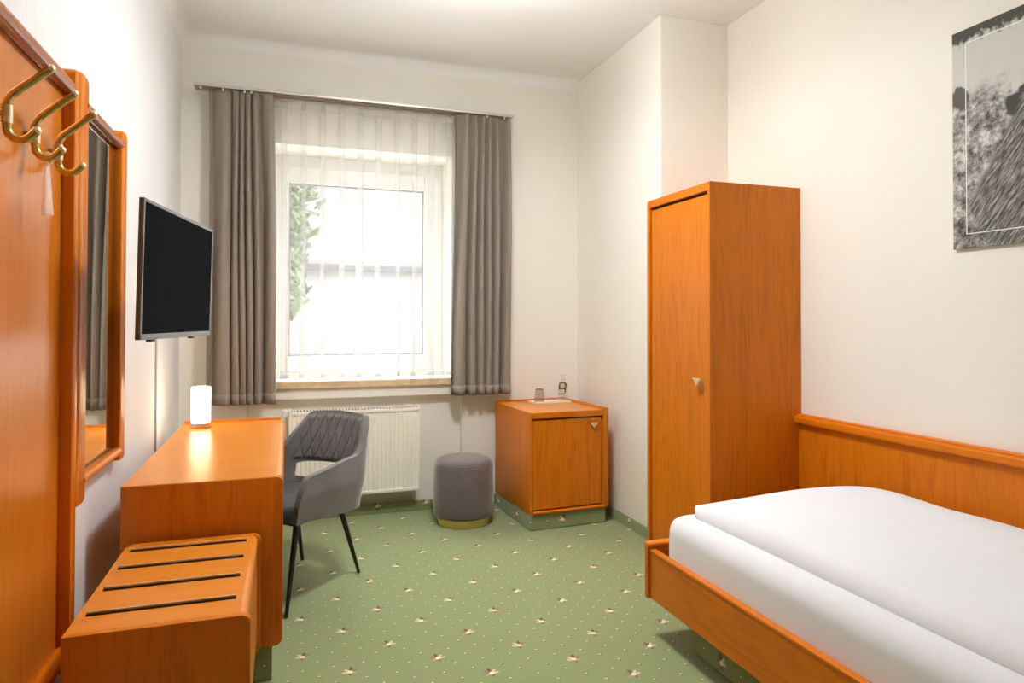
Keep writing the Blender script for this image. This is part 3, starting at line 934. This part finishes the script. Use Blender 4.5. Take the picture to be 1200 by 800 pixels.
def cushion_mesh(x0, x1, y0, y1, z0, z1, r, nx=40, ny=60, px=6.0, side=.5, wob=0, seed=0, topfn=None):
    """soft box: superellipse-rounded slab"""
    rr = random.Random(seed)
    ph = [rr.uniform(0, 6.28) for _ in range(8)]
    b = bmesh.new()
    cx, cy, hx, hy, hz = (x0+x1)/2, (y0+y1)/2, (x1-x0)/2, (y1-y0)/2, (z1-z0)/2
    # build from cube grid
    t = bmesh.new()
    bmesh.ops.create_cube(t, size=2)
    bmesh.ops.subdivide_edges(t, edges=list(t.edges), cuts=31, use_grid_fill=True)
    for v in t.verts:
        x, y, z = v.co
        # inner box clamp rounding
        X, Y, Z = cx+x*hx, cy+y*hy, (z0+z1)/2+z*hz
        ix = max(x0+r, min(x1-r, X)); iy = max(y0+r, min(y1-r, Y)); iz = max(z0+min(r, hz*.98), min(z1-min(r, hz*.98), Z))
        # spread grid toward the rounded rim
        dv = Vector((X-ix, Y-iy, Z-iz))
        if dv.length > 1e-9:
            m_ = max(abs(dv.x), abs(dv.y), abs(dv.z))
            dv = dv.normalized()*m_
        p = Vector((ix, iy, iz))+dv
        if topfn: p = topfn(p, (x, y, z))
        v.co = p
    merge(b, t)
    return b
mt = cushion_mesh(EX+.036, 2.528, .52, 2.50, .226, .540, .075,
                  topfn=lambda p, q: Vector((p.x - .008*math.sin(PI*(p.z-.226)/.309)*(q[0] < -.9), p.y, p.z + (.006*(1-q[0]**2)*(1-q[1]**4) if q[2] > .5 else 0))))
mo = obj('mattress', mt, LINEN, None, True, loc=(2.0, 1.5, .226))
tag(mo, 'white-sheeted mattress lying in the bed frame under the duvet', 'mattress')
mo.modifiers.new('s', 'SUBSURF').render_levels = 1
def duvet_h(x, y):
    dl, dr, df, dn = x-1.585, 2.515-x, 2.43-y, y-.56
    f = lambda d, w, p: 1-(1-min(1, max(0, d)/w))**p
    rim = min(1, max(0, min(dl, df, dn, dr))/.045); rim = math.sqrt(max(0, 1-(1-rim)**2))
    h = .034*rim + .068*f(dl, .55, 3.4)*f(df, .40, 3.0)*f(dn, .3, 4)*f(dr, .30, 2.6)
    w = min(1, h/.06)
    h += w*(.0035*math.sin(9*x+3*y+1)+.003*math.sin(5*x-7*y)+.0018*math.sin(17*y+4*x)+.006*math.sin(3.1*y+.6))
    return h
def duvfn(u, v):
    # outline with rounded corners, dense samples near the rim; v=0 rim .. 1 centre
    x = 1.585 + .93*u; y = .56 + 1.87*v
    return x, y
t_ = bmesh.new(); NX, NY = 70, 110
def warp(a): return .5-.5*math.cos(PI*a)
top, bot = [], []
for i in range(NX+1):
    ct, cb_ = [], []
    for j in range(NY+1):
        u, v = warp(i/NX), warp(j/NY)
        x, y = 1.585+.93*u, .56+1.87*v
        # round the plan corners
        cxr = .07
        for (ax, ay) in ((1.585+cxr, 2.43-cxr), (1.585+cxr, .56+cxr), (2.515-cxr, 2.43-cxr), (2.515-cxr, .56+cxr)):
            dx_, dy_ = x-ax, y-ay
            if (dx_ < 0) == (ax < 2) and (dy_ > 0) == (ay > 1.5) and dx_ != 0 and dy_ != 0:
                L_ = math.hypot(dx_, dy_); m_ = max(abs(dx_), abs(dy_))
                x, y = ax+dx_/L_*m_, ay+dy_/L_*m_
        h = duvet_h(x, y)
        ct.append(t_.verts.new((x, y, (.5420 if i in (0, NX) or j in (0, NY) else .5475)+h))); cb_.append(t_.verts.new((x, y, .5415 if i in (0, NX) or j in (0, NY) else .5470)))
    top.append(ct); bot.append(cb_)
for i in range(NX):
    for j in range(NY):
        t_.faces.new((top[i][j], top[i+1][j], top[i+1][j+1], top[i][j+1]))
        t_.faces.new((bot[i][j], bot[i][j+1], bot[i+1][j+1], bot[i+1][j]))
for i in range(NX):
    t_.faces.new((top[i][0], bot[i][0], bot[i+1][0], top[i+1][0])); t_.faces.new((top[i][NY], top[i+1][NY], bot[i+1][NY], bot[i][NY]))
for j in range(NY):
    t_.faces.new((top[0][j], top[0][j+1], bot[0][j+1], bot[0][j])); t_.faces.new((top[NX][j], bot[NX][j], bot[NX][j+1], top[NX][j+1]))
do = obj('duvet', t_, LINEN, None, True, loc=(2.0, 1.5, .5475))
tag(do, 'thick white duvet spread over the mattress', 'duvet')

# ------------------------------------------------------------------ picture
def printmat():
    k = N('black_and_white_print')
    c = k.n('ShaderNodeTexCoord'); sep = k.n('ShaderNodeSeparateXYZ'); k.l(c.outputs['Object'], sep.inputs[0])
    Y, Z = sep.outputs[1], sep.outputs[2]       # Y: 0 at left edge going negative, Z up from the bottom
    T = k.math('MULTIPLY', Y, -1.0)
    v = c.outputs['Object']
    n1 = k.noise(v, 14, 4, .6); n2 = k.noise(v, 42, 5, .65); n3 = k.noise(v, 5, 2)
    # pebbly ground
    ground = k.ramp(k.math('ADD', k.math('MULTIPLY', n1, .5), k.math('MULTIPLY', n2, .5)), [(.40, (.06, .06, .055)), (.5, (.30, .29, .27)), (.60, (.66, .65, .62))])
    pale = k.ramp(n3, [(.3, (.52, .54, .50)), (.7, (.62, .63, .59))])
    edge = k.math('ADD', Z, k.math('MULTIPLY', k.math('SUBTRACT', n1, .5), .22))
    f = k.n('ShaderNodeMapRange'); k.l(edge, f.inputs[0]); f.inputs[1].default_value = .56; f.inputs[2].default_value = .66
    col = k.mix(f.outputs[0], ground, pale)
    # dark foliage along the top, lower to the left
    te = k.math('ADD', k.math('SUBTRACT', Z, k.math('MULTIPLY', T, .0)), k.math('MULTIPLY', k.math('SUBTRACT', n2, .5), .12))
    f2 = k.n('ShaderNodeMapRange'); k.l(te, f2.inputs[0]); f2.inputs[1].default_value = .825; f2.inputs[2].default_value = .85
    col = k.mix(f2.outputs[0], col, (.07, .07, .055, 1))
    # dark boulder shapes
    def blob(cy, cz, ry, rz, colr, col):
        d = k.math('ADD', k.math('POWER', k.math('ABSOLUTE', k.math('DIVIDE', k.math('SUBTRACT', T, cy), ry)), 2.0),
                   k.math('POWER', k.math('ABSOLUTE', k.math('DIVIDE', k.math('SUBTRACT', Z, cz), rz)), 2.0))
        d = k.math('ADD', d, k.math('MULTIPLY', k.math('SUBTRACT', n1, .5), 3.0))
        f = k.n('ShaderNodeMapRange'); k.l(d, f.inputs[0]); f.inputs[1].default_value = 1.1; f.inputs[2].default_value = .8
        return k.mix(f.outputs[0], col, colr)
    col = blob(.03, .61, .04, .05, (.10, .10, .09, 1), col)
    col = blob(.30, .53, .08, .07, (.06, .06, .055, 1), col)
    # furry / feathery back rising to the right with slanting streaks
    ca, sa = math.cos(math.radians(52)), math.sin(math.radians(52))
    al = k.math('ADD', k.math('MULTIPLY', T, ca), k.math('MULTIPLY', Z, sa))
    ac = k.math('SUBTRACT', k.math('MULTIPLY', Z, ca), k.math('MULTIPLY', T, sa))
    ac = k.math('ADD', ac, k.math('MULTIPLY', k.math('SUBTRACT', n1, .5), .012))
    cc = k.n('ShaderNodeCombineXYZ'); k.l(k.math('MULTIPLY', al, 16.0), cc.inputs[0]); k.l(k.math('MULTIPLY', ac, 120.0), cc.inputs[1])
    st_ = k.noise(cc.outputs[0], 1.0, 5, .7, .35)
    fur = k.ramp(st_, [(.36, (.04, .04, .035)), (.50, (.15, .145, .13)), (.66, (.46, .45, .42))])
    line = k.math('SUBTRACT', k.math('SUBTRACT', k.math('MULTIPLY', T, 1.7), .10), k.math('MULTIPLY', k.math('ABSOLUTE', k.math('SUBTRACT', Z, .16)), .95))
    line = k.math('ADD', line, k.math('MULTIPLY', k.math('SUBTRACT', n2, .5), .10))
    f3 = k.n('ShaderNodeMapRange'); k.l(line, f3.inputs[0]); f3.inputs[1].default_value = -.01; f3.inputs[2].default_value = .03
    col = k.mix(f3.outputs[0], col, fur)
    k.l(col, k.b.inputs['Base Color']); k.b.inputs['Roughness'].default_value = .6; k.b.inputs['Specular IOR Level'].default_value = .15
    return k.m
PY0, PY1, PZ0, PZ1 = 2.035, .80, 1.636, 2.520
pc = thing('framed_print', 'large black and white animal photo print hung on the right wall', 'picture', (XR-.002, PY0, PZ0))
obj('print', box(XR-.016, XR-.002, PY1, PY0, PZ0, PZ1, .001), printmat(), pc)
b = bmesh.new()
xx0, xx1 = XR-.0168, XR-.0155
ya, yb_, za, zb_ = PY0-.056, PY1+.056, PZ0+.056, PZ1-.056
for a in [(yb_, ya, za, za+.0035), (yb_, ya, zb_-.0035, zb_), (ya-.0035, ya, za, zb_), (yb_, yb_+.0035, za, zb_)]:
    box(xx0, xx1, a[0], a[1], a[2], a[3], bm=b)
obj('inset_line', b, LINEW, pc)

# ------------------------------------------------------------------ ceiling lamp, plus added fill lights out of view
cl = thing('ceiling_light', 'round white ceiling lamp in the middle of the room', 'lamp', (.85, 2.75, ZC))
obj('fitting', lathe([(.05, 0), (.22, 0), (.22, -.03), (.05, -.03)], (.85, 2.75, ZC), 48), WHITEP, cl, 40)
obj('shade', lathe([(.20, -.03), (.205, -.05), (.18, -.085), (.10, -.10), (0, -.103)], (.85, 2.75, ZC), 48, cap=False), CEILG, cl, True)
L1 = light('ceiling_lamp_light', 'AREA', (.85, 2.75, ZC-.12), 31, (.96, .98, 1.0), shape='DISK', size=.4)
L1.parent = None
L2 = light('ceiling_bounce_fill', 'AREA', (.85, 2.75, ZC-.40), 30, (.96, .98, 1.0), shape='DISK', size=.5)  # added upward fill without a fixture, brightens ceiling and walls by bounce
L2.rotation_euler = (PI, 0, 0)
L3 = light('front_fill_light', 'POINT', (.9, -.5, 2.7), 1, (1.0, .94, .87), shadow_soft_size=.25)  # weak fill added behind the viewpoint, no known lamp there
L4 = light('table_lamp_glow', 'POINT', (-.445, 4.03, DZ+.13), 3.0, (1.0, .70, .40), shadow_soft_size=.045)
cl2 = thing('ceiling_light', 'small made-up ceiling fitting above the added front fill light', 'lamp', (.9, -.5, ZC))  # unseen fitting made up to go with the front fill
obj('fitting', lathe([(.04, 0), (.10, 0), (.10, -.03), (.04, -.03)], (.9, -.5, ZC), 32), WHITEP, cl2, 40)
bpy.data.objects.remove(L4)

# ------------------------------------------------------------------ daylight
w = bpy.data.worlds.new('World'); bpy.context.scene.world = w; w.use_nodes = True
bg = w.node_tree.nodes['Background']
wt = w.node_tree
gc = wt.nodes.new('ShaderNodeTexCoord'); gs = wt.nodes.new('ShaderNodeSeparateXYZ'); gr = wt.nodes.new('ShaderNodeMapRange')
wt.links.new(gc.outputs['Generated'], gs.inputs[0]); wt.links.new(gs.outputs[2], gr.inputs[0])
gr.inputs[1].default_value = .15; gr.inputs[2].default_value = .75; gr.inputs[3].default_value = .80; gr.inputs[4].default_value = 12.0   # overcast sky, brighter overhead
wt.links.new(gr.outputs[0], bg.inputs[1])
bg.inputs[0].default_value = (.93, .96, 1.0, 1)
P = light('window_portal', 'AREA', ((OX0+OX1)/2, YB+.48, (OZ0+OZ1)/2), 1, (1, 1, 1), shape='RECTANGLE', size=OX1-OX0, size_y=OZ1-OZ0)
P.rotation_euler = (-PI/2, 0, 0)
P.data.cycles.is_portal = True

# ------------------------------------------------------------------ camera
yaw, pitch, roll, f, cy = .3223, .0141, .0018, 788.12, 364.9
cam = bpy.data.cameras.new('Camera'); co = bpy.data.objects.new('Camera', cam); COL.objects.link(co)
F = Vector((math.sin(yaw)*math.cos(pitch), math.cos(yaw)*math.cos(pitch), math.sin(pitch)))
R0 = Vector((math.cos(yaw), -math.sin(yaw), 0)); U0 = R0.cross(F)
R_ = math.cos(roll)*R0+math.sin(roll)*U0; U_ = -math.sin(roll)*R0+math.cos(roll)*U0
co.matrix_world = Matrix(((R_.x, U_.x, -F.x, 0), (R_.y, U_.y, -F.y, 0), (R_.z, U_.z, -F.z, 1.3415), (0, 0, 0, 1)))
cam.sensor_width = 36; cam.sensor_fit = 'HORIZONTAL'; cam.lens = f*36/1200
cam.shift_y = -(400-cy)/1200
cam.clip_start = .02
sc = bpy.context.scene
sc.camera = co
sc.view_settings.view_transform = 'Standard'
sc.view_settings.look = 'None'
sc.view_settings.exposure = 0.53
sc.view_settings.gamma = 1
sc.view_settings.use_curve_mapping = False
sc.cycles.use_denoising = True
sc.cycles.max_bounces = 12
sc.cycles.diffuse_bounces = 8
sc.cycles.transparent_max_bounces = 24
sc.cycles.caustics_reflective = False
sc.cycles.caustics_refractive = False
sc.cycles.sample_clamp_indirect = 6
